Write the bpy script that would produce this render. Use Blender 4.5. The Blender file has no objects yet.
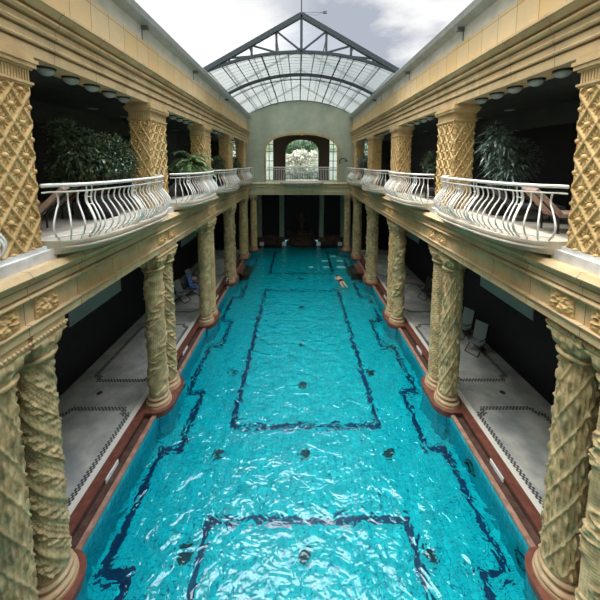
import bpy, bmesh, math, random
import numpy as np
from mathutils import Vector, Matrix, noise
random.seed(7); rng = np.random.default_rng(7)
PI = math.pi
sc = bpy.context.scene
COL = sc.collection

# ------------------------------------------------------------------ camera
EYE = 8.0
cd = bpy.data.cameras.new('camera'); cam = bpy.data.objects.new('camera', cd); COL.objects.link(cam)
cd.sensor_width = 36; cd.sensor_fit = 'HORIZONTAL'; cd.lens = 18.0
cd.shift_x = 0.0; cd.shift_y = -0.1794
cd.clip_start = 0.05; cd.clip_end = 300
_f, _x0, _y0 = 300.0, 300.0, 192.38
_Y = Vector((298.5-_x0, 163.0-_y0, _f)).normalized()
_D = Vector((293.0-_x0, 3256.0-_y0, _f)).normalized(); _D = (_D-_Y*_D.dot(_Y)).normalized()
_Z = -_D; _X = _Y.cross(_Z)
if _X.x < 0: _X = -_X
def _w(v): return Vector((_X.dot(v), _Y.dot(v), _Z.dot(v)))
r_, u_, b_ = _w(Vector((1,0,0))), _w(Vector((0,-1,0))), -_w(Vector((0,0,1)))
cam.matrix_world = Matrix(((r_.x,u_.x,b_.x,-0.1265),(r_.y,u_.y,b_.y,0.0),(r_.z,u_.z,b_.z,EYE),(0,0,0,1)))
sc.camera = cam
# ------------------------------------------------------------------ world: bright broken overcast
sc.view_settings.view_transform = 'Standard'; sc.view_settings.look = 'None'
sc.view_settings.gamma = 1.0; sc.view_settings.use_curve_mapping = False
sc.view_settings.exposure = -0.10
sc.cycles.use_denoising = True
sc.cycles.max_bounces = 14; sc.cycles.diffuse_bounces = 5; sc.cycles.glossy_bounces = 4
sc.cycles.transmission_bounces = 10; sc.cycles.transparent_max_bounces = 12
sc.cycles.sample_clamp_indirect = 8.0
ZEN = 18.5
w = bpy.data.worlds.new('sky'); sc.world = w; w.use_nodes = True
nt = w.node_tree; N = nt.nodes; L = nt.links; N.clear()
out = N.new('ShaderNodeOutputWorld'); bg = N.new('ShaderNodeBackground'); L.new(bg.outputs[0], out.inputs[0])
tc = N.new('ShaderNodeTexCoord'); sep = N.new('ShaderNodeSeparateXYZ'); L.new(tc.outputs['Generated'], sep.inputs[0])
mp = N.new('ShaderNodeMapping'); mp.inputs['Scale'].default_value = (1.0, 1.0, 2.4); L.new(tc.outputs['Generated'], mp.inputs[0])
nz = N.new('ShaderNodeTexNoise'); nz.inputs['Scale'].default_value = 3.1; nz.inputs['Detail'].default_value = 6; nz.inputs['Roughness'].default_value = .55
L.new(mp.outputs[0], nz.inputs['Vector'])
rp = N.new('ShaderNodeValToRGB'); rp.color_ramp.elements[0].position = .44; rp.color_ramp.elements[0].color = (.46,.50,.58,1)
rp.color_ramp.elements[1].position = .60; rp.color_ramp.elements[1].color = (1.0,1.0,1.0,1)
L.new(nz.outputs[0], rp.inputs[0])
# the cloud deck is thinner (whiter) to the west (x < 0)
mx = N.new('ShaderNodeMapRange'); mx.inputs['From Min'].default_value = 0.06; mx.inputs['From Max'].default_value = -0.22
L.new(sep.outputs[0], mx.inputs['Value'])
mc = N.new('ShaderNodeMix'); mc.data_type = 'RGBA'; mc.inputs['B'].default_value = (1.05,1.05,1.05,1)
L.new(mx.outputs[0], mc.inputs['Factor']); L.new(rp.outputs[0], mc.inputs['A'])
ele = N.new('ShaderNodeMapRange'); ele.interpolation_type = 'SMOOTHSTEP'
ele.inputs['From Min'].default_value = .70; ele.inputs['From Max'].default_value = .98
ele.inputs['To Min'].default_value = 1.08; ele.inputs['To Max'].default_value = ZEN
L.new(sep.outputs[2], ele.inputs['Value'])
L.new(mc.outputs['Result'], bg.inputs[0]); L.new(ele.outputs[0], bg.inputs[1])

# ------------------------------------------------------------------ materials
def newmat(name):
    m = bpy.data.materials.new(name); m.use_nodes = True
    return m, m.node_tree.nodes, m.node_tree.links, m.node_tree.nodes['Principled BSDF']
def plain(name, col, rough=.6, metal=0.0, spec=.5):
    m, n, l, b = newmat(name)
    b.inputs['Base Color'].default_value = (*col, 1); b.inputs['Roughness'].default_value = rough
    b.inputs['Metallic'].default_value = metal; b.inputs['Specular IOR Level'].default_value = spec
    return m
def mottled(name, c1, c2, scale=3.0, rough=.8, bump=.15, bscale=40, c3=None, stain=0.35, spec=.3, lo=.35, hi=.65):
    m, n, l, b = newmat(name)
    t = n.new('ShaderNodeTexCoord')
    z = n.new('ShaderNodeTexNoise'); z.inputs['Scale'].default_value = scale; z.inputs['Detail'].default_value = 7; z.inputs['Roughness'].default_value = .6
    l.new(t.outputs['Object'], z.inputs['Vector'])
    r = n.new('ShaderNodeValToRGB'); r.color_ramp.elements[0].position = lo; r.color_ramp.elements[1].position = hi
    r.color_ramp.elements[0].color = (*c1,1); r.color_ramp.elements[1].color = (*c2,1)
    l.new(z.outputs[0], r.inputs[0]); src = r.outputs[0]
    if c3:
        z2 = n.new('ShaderNodeTexNoise'); z2.inputs['Scale'].default_value = scale*.45; z2.inputs['Detail'].default_value = 8
        mp = n.new('ShaderNodeMapping'); mp.inputs['Location'].default_value = (5,9,3); mp.inputs['Scale'].default_value = (1,1,.5)
        l.new(t.outputs['Object'], mp.inputs[0]); l.new(mp.outputs[0], z2.inputs['Vector'])
        r2 = n.new('ShaderNodeMapRange'); r2.inputs['From Min'].default_value = .5; r2.inputs['From Max'].default_value = .72; r2.inputs['To Max'].default_value = stain
        l.new(z2.outputs[0], r2.inputs['Value'])
        x = n.new('ShaderNodeMix'); x.data_type = 'RGBA'; x.inputs['B'].default_value = (*c3,1)
        l.new(r2.outputs[0], x.inputs['Factor']); l.new(src, x.inputs['A']); src = x.outputs['Result']
    l.new(src, b.inputs['Base Color'])
    b.inputs['Roughness'].default_value = rough; b.inputs['Specular IOR Level'].default_value = spec
    if bump:
        z3 = n.new('ShaderNodeTexNoise'); z3.inputs['Scale'].default_value = bscale; z3.inputs['Detail'].default_value = 4
        l.new(t.outputs['Object'], z3.inputs['Vector'])
        bp = n.new('ShaderNodeBump'); bp.inputs['Strength'].default_value = bump; bp.inputs['Distance'].default_value = .02
        l.new(z3.outputs[0], bp.inputs['Height']); l.new(bp.outputs[0], b.inputs['Normal'])
    return m
def blocks(name, c1, c2, joint, bw, bh, axes='YZ', mortar=.006, off=.5, c3=None, rough=.8, jn=.1, stain=.4):
    """stone blocks or tiles: brick texture in a world plane, each block its own tint"""
    m, n, l, b = newmat(name)
    t = n.new('ShaderNodeTexCoord'); s = n.new('ShaderNodeSeparateXYZ'); c = n.new('ShaderNodeCombineXYZ')
    l.new(t.outputs['Object'], s.inputs[0]); l.new(s.outputs['XYZ'.index(axes[0])], c.inputs[0]); l.new(s.outputs['XYZ'.index(axes[1])], c.inputs[1])
    k = n.new('ShaderNodeTexBrick'); k.inputs['Scale'].default_value = 1; k.inputs['Brick Width'].default_value = bw; k.inputs['Row Height'].default_value = bh
    k.inputs['Mortar Size'].default_value = mortar; k.inputs['Mortar Smooth'].default_value = jn; k.offset = off
    k.inputs['Color1'].default_value = (*c1,1); k.inputs['Color2'].default_value = (*c2,1); k.inputs['Mortar'].default_value = (*joint,1)
    l.new(c.outputs[0], k.inputs['Vector']); src = k.outputs[0]
    z = n.new('ShaderNodeTexNoise'); z.inputs['Scale'].default_value = 2.2; z.inputs['Detail'].default_value = 8; z.inputs['Roughness'].default_value = .65
    l.new(t.outputs['Object'], z.inputs['Vector'])
    r = n.new('ShaderNodeMapRange'); r.inputs['From Min'].default_value = .45; r.inputs['From Max'].default_value = .75; r.inputs['To Max'].default_value = stain
    l.new(z.outputs[0], r.inputs['Value'])
    x = n.new('ShaderNodeMix'); x.data_type = 'RGBA'; x.inputs['B'].default_value = (*(c3 or joint),1)
    l.new(r.outputs[0], x.inputs['Factor']); l.new(src, x.inputs['A']); l.new(x.outputs['Result'], b.inputs['Base Color'])
    bp = n.new('ShaderNodeBump'); bp.inputs['Strength'].default_value = .4; bp.inputs['Distance'].default_value = .01; bp.invert = True
    l.new(k.outputs['Fac'], bp.inputs['Height']); l.new(bp.outputs[0], b.inputs['Normal'])
    b.inputs['Roughness'].default_value = rough; b.inputs['Specular IOR Level'].default_value = .3
    return m
M = {}
M['stone'] = mottled('golden_limestone', (.48,.33,.16), (.66,.48,.25), 2.4, c3=(.40,.36,.22), stain=.5, bump=.12)
M['relief'] = mottled('carved_golden_stone', (.50,.34,.14), (.72,.52,.25), 3.5, c3=(.56,.32,.15), stain=.5, bump=.12, bscale=60)
M['col'] = mottled('weathered_column_stone', (.30,.23,.11), (.62,.47,.25), 5.5, c3=(.17,.17,.09), stain=.75, bump=.28, bscale=30)
M['colwarm'] = mottled('warm_column_stone', (.44,.31,.14), (.70,.51,.24), 5.5, c3=(.24,.20,.11), stain=.6, bump=.28, bscale=30)
M['base'] = mottled('column_base_stone', (.32,.23,.13), (.50,.36,.21), 3, c3=(.30,.14,.08), stain=.7)
M['frieze'] = blocks('golden_wall_blocks', (.62,.43,.18), (.66,.51,.29), (.24,.17,.09), .62, 1.9, off=0, mortar=.008, c3=(.50,.42,.30), stain=.7)
M['ent'] = blocks('golden_beam_blocks', (.58,.42,.22), (.68,.51,.29), (.14,.10,.06), 1.15, 9.0, off=0, mortar=.006, c3=(.34,.26,.15), stain=.8)
M['entx'] = blocks('golden_end_beam_blocks', (.60,.52,.32), (.68,.60,.40), (.20,.16,.10), 1.15, 9.0, 'XZ', off=0, mortar=.006, c3=(.40,.38,.26), stain=.6)
M['plaster'] = mottled('grey_render', (.50,.48,.40), (.66,.64,.55), 2.0, c3=(.36,.33,.26), stain=.5)
M['green'] = mottled('pale_green_plaster', (.44,.48,.37), (.56,.58,.46), 1.1, c3=(.30,.34,.28), stain=.6, bump=.06)
M['gutter'] = mottled('zinc_gutter', (.36,.38,.36), (.46,.48,.46), 4, rough=.45, bump=0)
M['lip'] = plain('pale_gutter_lip', (.62,.64,.60), .4)
M['marblewhite'] = mottled('white_grey_marble', (.60,.59,.55), (.80,.80,.77), 4, c3=(.42,.42,.40), stain=.5, bump=0, rough=.5)
M['slab'] = mottled('balcony_slab_stone', (.50,.45,.36), (.64,.58,.47), 3, c3=(.34,.35,.29), stain=.6, bump=.05)
M['rail'] = plain('white_painted_iron', (.78,.77,.72), .35)
M['red'] = mottled('red_marble', (.10,.035,.026), (.19,.07,.045), 6, c3=(.10,.04,.03), stain=.7, bump=0, rough=.3, spec=.5)
M['pink'] = mottled('pink_marble_rim', (.20,.11,.08), (.38,.23,.17), 8, c3=(.22,.09,.06), stain=.7, bump=0, rough=.3)
M['brown'] = mottled('dark_channel_stone', (.05,.032,.026), (.10,.055,.04), 5, bump=0, rough=.25)
M['plate'] = plain('white_enamel', (.75,.77,.75), .3)
M['deck'] = mottled('worn_mosaic_deck', (.28,.30,.28), (.50,.49,.43), 1.6, c3=(.16,.19,.20), stain=.8, bump=.05, bscale=90, rough=.45, spec=.5)
M['mosaic'] = plain('black_mosaic_tiles', (.015,.016,.022), .35)
M['cream'] = plain('cream_mosaic_band', (.62,.60,.52), .5)
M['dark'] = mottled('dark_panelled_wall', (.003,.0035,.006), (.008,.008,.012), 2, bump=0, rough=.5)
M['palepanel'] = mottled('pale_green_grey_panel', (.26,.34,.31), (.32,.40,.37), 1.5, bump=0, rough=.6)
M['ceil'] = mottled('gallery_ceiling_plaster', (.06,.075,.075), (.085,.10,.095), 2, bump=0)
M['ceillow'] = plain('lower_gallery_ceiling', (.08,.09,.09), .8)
M['galfloor'] = mottled('gallery_floor_tiles', (.30,.28,.23), (.42,.38,.32), 4, bump=0, rough=.5)
M['steel'] = plain('blue_grey_steel', (.028,.042,.052), .45)
M['steelthin'] = plain('grey_glazing_bar', (.10,.12,.12), .5)
M['cane'] = plain('dark_cane', (.02,.017,.015), .6)
M['pot'] = plain('dark_glazed_pot', (.02,.02,.024), .35)
M['cushion'] = mottled('tan_cushion', (.35,.20,.15), (.50,.36,.28), 8, bump=0)
M['cushiondark'] = plain('charcoal_cushion', (.05,.05,.055), .8)
M['chairgrey'] = plain('grey_chair_fabric', (.22,.27,.27), .8)
M['towel'] = mottled('blue_towel', (.05,.12,.40), (.16,.30,.62), 9, bump=.3)
M['towelpink'] = mottled('pale_pink_towel', (.45,.33,.30), (.60,.48,.44), 9, bump=.3)
M['lampglass'] = plain('frosted_lamp_glass', (.36,.42,.41), .35)
M['lampring'] = plain('black_lamp_ring', (.01,.01,.012), .4)
M['bark'] = mottled('bark', (.08,.05,.03), (.16,.11,.07), 9)
M['skin'] = plain('skin', (.55,.33,.23), .5)
M['hair'] = plain('dark_hair', (.015,.01,.008), .6)
M['black'] = plain('black_cloth', (.01,.01,.012), .7)
M['foam'] = plain('white_foam', (.12,.50,.54), .4)
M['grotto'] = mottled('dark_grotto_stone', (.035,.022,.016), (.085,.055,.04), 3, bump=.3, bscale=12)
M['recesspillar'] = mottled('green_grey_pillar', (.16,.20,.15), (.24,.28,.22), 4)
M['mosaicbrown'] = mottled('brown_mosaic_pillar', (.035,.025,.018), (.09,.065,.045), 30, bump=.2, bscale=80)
M['drain'] = plain('dark_drain_grate', (.01,.02,.03), .5)
def leafmat(name, c1, c2):
    m, n, l, b = newmat(name)
    t = n.new('ShaderNodeTexCoord'); z = n.new('ShaderNodeTexNoise'); z.inputs['Scale'].default_value = 14
    l.new(t.outputs['Object'], z.inputs['Vector'])
    r = n.new('ShaderNodeValToRGB'); r.color_ramp.elements[0].position = .38; r.color_ramp.elements[1].position = .62
    r.color_ramp.elements[0].color = (*c1,1); r.color_ramp.elements[1].color = (*c2,1)
    l.new(z.outputs[0], r.inputs[0]); l.new(r.outputs[0], b.inputs['Base Color'])
    b.inputs['Roughness'].default_value = .32; b.inputs['Specular IOR Level'].default_value = .6
    return m
M['leafdark'] = leafmat('dark_ficus_leaf', (.015,.04,.018), (.20,.29,.16))  # light end of the ramp paints pale sky glints into the leaves
M['leafmid'] = leafmat('green_palm_leaf', (.10,.22,.07), (.26,.40,.16))
M['leafgrey'] = leafmat('grey_green_leaf', (.05,.10,.08), (.22,.30,.25))
M['leafout'] = leafmat('garden_leaf', (.05,.14,.06), (.14,.28,.12))
M['blossom'] = leafmat('pale_blossom', (.55,.55,.45), (.85,.83,.74))
# pool tiles
def pooltile(name, c1, c2, joint, axes):
    m = blocks(name, c1, c2, joint, .16, .16, axes, mortar=.008, off=0, c3=(c1[0]*.8,c1[1]*.9,c1[2]*.9), rough=.4, stain=.3)
    return m
M['tile'] = pooltile('turquoise_pool_tiles', (.0,.41,.44), (.01,.55,.56), (.0,.14,.20), 'XY')
M['tilew'] = pooltile('turquoise_wall_tiles', (.0,.34,.42), (.02,.48,.56), (.0,.14,.20), 'YZ')
M['navy'] = plain('navy_line_tiles', (.004,.012,.07), .4)
# water surface
def water():
    m, n, l, b = newmat('rippled_water'); n.remove(b)
    o = n['Material Output']
    g = n.new('ShaderNodeBsdfRefraction'); g.inputs['IOR'].default_value = 1.33; g.inputs['Roughness'].default_value = 0.0; g.inputs['Color'].default_value = (.45,.97,1,1)
    gl = n.new('ShaderNodeBsdfGlossy'); gl.inputs['Roughness'].default_value = .02
    fr = n.new('ShaderNodeFresnel'); fr.inputs['IOR'].default_value = 1.5
    mixs = n.new('ShaderNodeMixShader')
    t = n.new('ShaderNodeTexCoord')
    mp = n.new('ShaderNodeMapping'); mp.inputs['Scale'].default_value = (1.0,1.25,1); l.new(t.outputs['Object'], mp.inputs[0])
    a = n.new('ShaderNodeTexNoise'); a.inputs['Scale'].default_value = 1.7; a.inputs['Detail'].default_value = 2.0; a.inputs['Roughness'].default_value = .45; a.inputs['Distortion'].default_value = .9
    c = n.new('ShaderNodeTexNoise'); c.inputs['Scale'].default_value = 5.0; c.inputs['Detail'].default_value = 1; c.inputs['Distortion'].default_value = .8
    l.new(mp.outputs[0], a.inputs['Vector']); l.new(mp.outputs[0], c.inputs['Vector'])
    ad = n.new('ShaderNodeMath'); ad.operation = 'MULTIPLY_ADD'; ad.inputs[1].default_value = .25
    l.new(c.outputs[0], ad.inputs[0]); l.new(a.outputs[0], ad.inputs[2])
    bp = n.new('ShaderNodeBump'); bp.inputs['Strength'].default_value = 1.0; bp.inputs['Distance'].default_value = .10
    l.new(ad.outputs[0], bp.inputs['Height'])
    for s in (g, gl, fr): l.new(bp.outputs[0], s.inputs['Normal'])
    l.new(fr.outputs[0], mixs.inputs[0]); l.new(g.outputs[0], mixs.inputs[1]); l.new(gl.outputs[0], mixs.inputs[2])
    l.new(mixs.outputs[0], o.inputs['Surface'])
    return m
M['water'] = water()
def glazing(name, col, trans, lines=True):
    """translucent sheet: part see-through, part light-scattering, with fine ribs across"""
    m, n, l, b = newmat(name); n.remove(b); o = n['Material Output']
    tr = n.new('ShaderNodeBsdfTransparent'); tl = n.new('ShaderNodeBsdfTranslucent'); df = n.new('ShaderNodeBsdfDiffuse')
    tl.inputs[0].default_value = (*col,1); df.inputs[0].default_value = (*col,1)
    a = n.new('ShaderNodeMixShader'); a.inputs[0].default_value = .25; l.new(tl.outputs[0], a.inputs[1]); l.new(df.outputs[0], a.inputs[2])
    c = n.new('ShaderNodeMixShader'); l.new(a.outputs[0], c.inputs[1]); l.new(tr.outputs[0], c.inputs[2]); c.inputs[0].default_value = trans
    if lines:
        t = n.new('ShaderNodeTexCoord'); s = n.new('ShaderNodeSeparateXYZ'); l.new(t.outputs['Object'], s.inputs[0])
        wv = n.new('ShaderNodeMath'); wv.operation = 'FRACT'; ml = n.new('ShaderNodeMath'); ml.operation = 'MULTIPLY'; ml.inputs[1].default_value = 1.9
        l.new(s.outputs[1], ml.inputs[0]); l.new(ml.outputs[0], wv.inputs[0])
        gt = n.new('ShaderNodeMath'); gt.operation = 'LESS_THAN'; gt.inputs[1].default_value = .11; l.new(wv.outputs[0], gt.inputs[0])
        dk = n.new('ShaderNodeBsdfDiffuse'); dk.inputs[0].default_value = (.12,.14,.13,1)
        e = n.new('ShaderNodeMixShader'); l.new(gt.outputs[0], e.inputs[0]); l.new(c.outputs[0], e.inputs[1]); l.new(dk.outputs[0], e.inputs[2])
        l.new(e.outputs[0], o.inputs['Surface'])
    else: l.new(c.outputs[0], o.inputs['Surface'])
    return m
M['vault'] = glazing('ribbed_translucent_sheet', (.19,.21,.19), .36)
M['pane'] = glazing('clear_roof_pane', (.5,.55,.55), .88, False)

# ------------------------------------------------------------------ mesh helpers
class MB:
    def __init__(s): s.v = []; s.f = []
    def add(s, vs, fs):
        o = len(s.v); s.v.extend([tuple(p) for p in vs]); s.f.extend([tuple(i+o for i in q) for q in fs]); return s
    def box(s, x0, x1, y0, y1, z0, z1):
        return s.add([(x0,y0,z0),(x1,y0,z0),(x1,y1,z0),(x0,y1,z0),(x0,y0,z1),(x1,y0,z1),(x1,y1,z1),(x0,y1,z1)],
                     [(0,3,2,1),(4,5,6,7),(0,1,5,4),(1,2,6,5),(2,3,7,6),(3,0,4,7)])
    def sweep(s, prof, y0, y1, axis='y'):
        n = len(prof)
        if axis == 'y': vs = [(a,y0,b) for a,b in prof]+[(a,y1,b) for a,b in prof]
        elif axis == 'x': vs = [(y0,a,b) for a,b in prof]+[(y1,a,b) for a,b in prof]
        else: vs = [(a,b,y0) for a,b in prof]+[(a,b,y1) for a,b in prof]
        return s.add(vs, [(i,(i+1)%n,n+(i+1)%n,n+i) for i in range(n)]+[tuple(range(n))[::-1], tuple(range(n,2*n))])
    def tube(s, pts, r, n=8, closed=False):
        pts = [Vector(p) for p in pts]; m = len(pts); rs = r if hasattr(r,'__len__') else [r]*m
        vs = []; up = Vector((0,0,1)); prev = None
        for i,p in enumerate(pts):
            if closed: t = (pts[(i+1)%m]-pts[i-1]).normalized()
            else: t = (pts[min(i+1,m-1)]-pts[max(i-1,0)]).normalized()
            a = prev if prev is not None else (Vector((1,0,0)) if abs(t.z) > .9 else up)
            a = (a-t*a.dot(t)).normalized(); b = t.cross(a); prev = a
            for k in range(n):
                an = 2*PI*k/n; q = p+(a*math.cos(an)+b*math.sin(an))*rs[i]; vs.append(q)
        fs = []
        for i in range(m if closed else m-1):
            j = (i+1)%m
            for k in range(n): fs.append((i*n+k,i*n+(k+1)%n,j*n+(k+1)%n,j*n+k))
        if not closed: fs += [tuple(range(n))[::-1], tuple(range((m-1)*n,m*n))]
        return s.add(vs, fs)
    def lathe(s, prof, n=32, c=(0,0,0)):
        vs = [(c[0]+r*math.cos(2*PI*k/n), c[1]+r*math.sin(2*PI*k/n), c[2]+z) for r,z in prof for k in range(n)]
        m = len(prof)
        fs = [(i*n+k,i*n+(k+1)%n,(i+1)*n+(k+1)%n,(i+1)*n+k) for i in range(m-1) for k in range(n)]
        fs += [tuple(range(n))[::-1], tuple(range((m-1)*n,m*n))]
        return s.add(vs, fs)
    def ball(s, c, r, n=8, sx=1, sy=1, sz=1):
        prof = [(max(1e-4,math.sin(PI*i/n)), -math.cos(PI*i/n)) for i in range(n+1)]
        o = len(s.v); s.lathe(prof, n, (0,0,0))
        for i in range(o, len(s.v)):
            x,y,z = s.v[i]; s.v[i] = (c[0]+x*r*sx, c[1]+y*r*sy, c[2]+z*r*sz)
        return s
    def surf(s, P):
        """P: (rows, cols, 3) array -> grid surface"""
        R_, C_ = P.shape[:2]; o = len(s.v)
        s.v.extend(map(tuple, P.reshape(-1,3).tolist()))
        for i in range(R_-1):
            b = o+i*C_
            s.f.extend([(b+j,b+j+1,b+C_+j+1,b+C_+j) for j in range(C_-1)])
        return s
    def build(s, name, mat, parent=None, smooth=False, recalc=True, loc=None, ang=None):
        me = bpy.data.meshes.new(name); me.from_pydata(s.v, [], s.f); me.update()
        if recalc:
            bm = bmesh.new(); bm.from_mesh(me); bmesh.ops.recalc_face_normals(bm, faces=bm.faces); bm.to_mesh(me); bm.free()
        if mat is not None: me.materials.append(M[mat] if isinstance(mat,str) else mat)
        if smooth:
            me.polygons.foreach_set('use_smooth', [True]*len(me.polygons))
            if ang: me.set_sharp_from_angle(angle=math.radians(ang))
        o = bpy.data.objects.new(name, me); COL.objects.link(o)
        if parent is not None: o.parent = parent
        if loc is not None: o.location = loc
        return o
def tag(o, label=None, cat=None, group=None, kind='thing'):
    for k, v in (('label',label),('category',cat),('group',group),('kind',kind)):
        if v: o[k] = v
    return o
def empty(name, loc=(0,0,0), rz=0):
    o = bpy.data.objects.new(name, None); COL.objects.link(o); o.location = loc; o.rotation_euler = (0,0,rz); o.empty_display_size = .2
    return o
def kids(o): return KIDS.get(o.name, [])
def copy_tree(o, loc=None, rz=None, parent=None, scale=None):
    c = o.copy(); COL.objects.link(c)
    if parent is not None: c.parent = parent
    if loc is not None: c.location = loc
    if rz is not None: c.rotation_euler = (0,0,rz)
    if scale is not None: c.scale = scale
    for ch in list(o.children): copy_tree(ch, parent=c)
    return c
def st(o): o['kind'] = 'structure'; return o

# ------------------------------------------------------------------ layout
PIER = [4.63+5.135*k for k in range(-1,5)]      # y of pier centres
VIS = PIER[1:]
AX = {-1: 4.80, 1: 4.90}                        # column axis
YN, YF = -1.6, 26.9                             # near and far end of the hall
SIDE = {-1: 'left', 1: 'right'}
ORD = ['nearest', 'second', 'third', 'fourth', 'fifth']

# ------------------------------------------------------------------ setting
ZB = -1.45
b = MB(); b.box(-5.0,5.1,YN,32,ZB-.2,ZB); st(b.build('pool_floor','tile'))
for s in (-1,1):
    b = MB(); x0 = 4.68 if s < 0 else 4.80
    b.box(*sorted((s*x0, s*(x0+.12))), YN, 29.6, ZB, -.14); st(b.build('pool_wall_'+SIDE[s],'tilew'))
    b = MB(); b.box(*sorted((s*(x0-.0), s*(x0+.12))), YN, 26.2, -.14, -.07); st(b.build('trim_rim_'+SIDE[s],'pink'))
    b = MB(); b.box(*sorted((s*(x0+.12), s*(x0+.36))), YN, 26.2, ZB, -.17); b.box(*sorted((s*(x0+.36), s*(x0+.40))), YN, 26.2, ZB, -.04)
    gt = st(b.build('overflow_channel_'+SIDE[s],'brown'))
    b = MB(); b.box(*sorted((s*(x0+.36), s*(x0+.62))), YN, 26.2, -.04, .012); st(b.build('curb_'+SIDE[s],'red'))
    b = MB(); b.box(*sorted((s*(x0+.40), s*9.2)), YN, 27.4, -.3, 0); fl = st(b.build('floor_'+SIDE[s],'deck'))
    b = MB(); b.box(*sorted((s*(x0+.62), s*(x0+.80))), YN, 26.2, 0, .004); b.build('border_band','cream',fl)
    # mosaic: double dashed border, one frame per bay
    b = MB()
    def dash(xa, ya, xb, yb):
        n = max(1, int(math.hypot(xb-xa, yb-ya)/.105)); 
        for i in range(n):
            for o_ in (-.05,.0,.05):
                t = (i+.25+(.5 if o_ == 0 else 0))/n
                x = xa+(xb-xa)*t; y = ya+(yb-ya)*t
                if xa == xb: b.box(x+o_-.023,x+o_+.023,y-.028,y+.028,.0,.006)
                else: b.box(x-.028,x+.028,y+o_-.023,y+o_+.023,.0,.006)
    for k in range(len(PIER)-1):
        ya, yb = PIER[k]+.60, PIER[k+1]-.68; xa, xb = s*(x0+.86), s*7.75; q = .22
        pts = [(xa,ya+q),(xa,yb-q),(xa+s*q,yb-q),(xa+s*q,yb),(xb-s*q,yb),(xb-s*q,yb-q),(xb,yb-q),(xb,ya+q),(xb-s*q,ya+q),(xb-s*q,ya),(xa+s*q,ya),(xa+s*q,ya+q),(xa,ya+q)]
        for p, q_ in zip(pts, pts[1:]): dash(*p, *q_)
    b.build('mosaic_border','mosaic',fl)
    for y in VIS[1:4]:
        b = MB(); b.lathe([(.09,0),(.09,.006)],16,(s*7.05,y,0)); b.build('floor_drain','drain',fl)
    # back wall of the lower gallery, with a pale upper panel per bay
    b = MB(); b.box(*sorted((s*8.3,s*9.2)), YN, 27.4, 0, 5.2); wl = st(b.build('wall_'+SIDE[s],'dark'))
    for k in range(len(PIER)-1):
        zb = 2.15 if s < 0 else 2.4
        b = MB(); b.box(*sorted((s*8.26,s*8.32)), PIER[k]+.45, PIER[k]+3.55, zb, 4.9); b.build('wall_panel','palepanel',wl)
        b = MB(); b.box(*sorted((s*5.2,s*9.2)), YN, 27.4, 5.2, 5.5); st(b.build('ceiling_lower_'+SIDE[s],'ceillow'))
    b = MB(); b.box(*sorted((s*5.0,s*9.2)), YN, 31, 5.5, 6.55); st(b.build('floor_gallery_'+SIDE[s],'galfloor'))
    # upper gallery back wall, glazed dark below, rendered above
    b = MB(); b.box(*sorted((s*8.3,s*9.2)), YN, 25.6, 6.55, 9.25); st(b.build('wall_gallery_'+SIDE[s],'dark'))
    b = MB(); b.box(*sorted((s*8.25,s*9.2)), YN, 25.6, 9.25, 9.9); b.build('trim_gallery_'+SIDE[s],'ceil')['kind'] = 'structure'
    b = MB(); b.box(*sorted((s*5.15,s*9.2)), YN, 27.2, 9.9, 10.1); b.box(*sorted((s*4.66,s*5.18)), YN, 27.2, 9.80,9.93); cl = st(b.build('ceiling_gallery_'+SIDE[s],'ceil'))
    b = MB(); b.box(*sorted((s*4.9,s*9.2)), YN, 27.2, 10.1, 12.05); st(b.build('roof_'+SIDE[s],'plaster'))
    for y in (10.9,12.8,16,18):
        t = tag(MB().lathe([(.16,0),(.17,.012),(.15,.012)],20).build('spotlight_rim','lampglass',loc=(s*7.4,y,9.886)), f'flat round downlight in the {SIDE[s]} gallery ceiling, {ORD[[10.9,12.8,16,18].index(y)]} from the camera','ceiling light','downlights in the gallery ceilings')
        t.name = 'downlight'
    # lower entablature
    F = 4.40
    prof = [(4.44,5.20),(4.44,5.36),(4.40,5.375),(4.40,5.395),(4.50,5.40),(4.50,5.79),(4.43,5.79),(4.39,5.81),(4.38,5.84),(4.40,5.87),(4.50,5.875),(4.50,5.91),(4.42,5.91),(4.42,6.03),(4.51,6.03),(4.51,6.06),(4.38,6.06),(4.38,6.12),(4.47,6.12),(4.47,6.145),(4.32,6.145),(4.30,6.19),(4.37,6.28),(5.2,6.28),(5.2,5.20)]
    b = MB(); b.sweep([(s*x,z) for x,z in prof], YN, YF); bm_ = st(b.build('trim_beam_'+SIDE[s],'ent'))
    BEAM = bm_ if s < 0 else BEAM
    # carved panels above each column
    def carved():
        n = 56; u = np.linspace(-1,1,n); v = np.linspace(-1,1,n); U,V = np.meshgrid(u,v)
        h = np.zeros_like(U)
        A = np.abs(U)
        h += .5*np.exp(-((A-.42)**2+(V-.55)**2)/.03) + .45*np.exp(-((A-.5)**2+(V+.55)**2)/.04)
        h += .5*np.exp(-(U**2/.02))*(.6+.4*np.sin(V*9)) + .35*np.exp(-((np.hypot(A-.45,V-.0)-.28)**2)/.006)
        h += .25*np.exp(-((V+.12+.3*A)**2)/.005) + .3*np.exp(-((np.hypot(U,V+.7)-.2)**2)/.006)
        h += .22*np.clip(np.sin(U*13+2*V)*np.sin(V*12-U*3),0,1)
        edge = np.clip((1-np.maximum(A,np.abs(V)))/.12,0,1); h = np.clip(h,0,1)*edge
        P = np.stack([.02+.10*h+0*U, U*.235, V*.19],-1)
        P[0,:,0]=P[-1,:,0]=0; P[:,0,0]=P[:,-1,0]=0
        return P
    P = carved(); P[...,0] *= -s
    pn = MB().surf(P).build('carved_panel','relief',bm_,smooth=True,recalc=False,loc=(s*4.49,PIER[1]-.38,5.595))
    for k,yc in enumerate(VIS):
        for j,d in enumerate((-.38,.38)):
            if k == 0 and j == 0: continue
            c = pn.copy(); COL.objects.link(c); c.parent = bm_; c.location = (s*4.49,yc+d,5.595)
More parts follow.
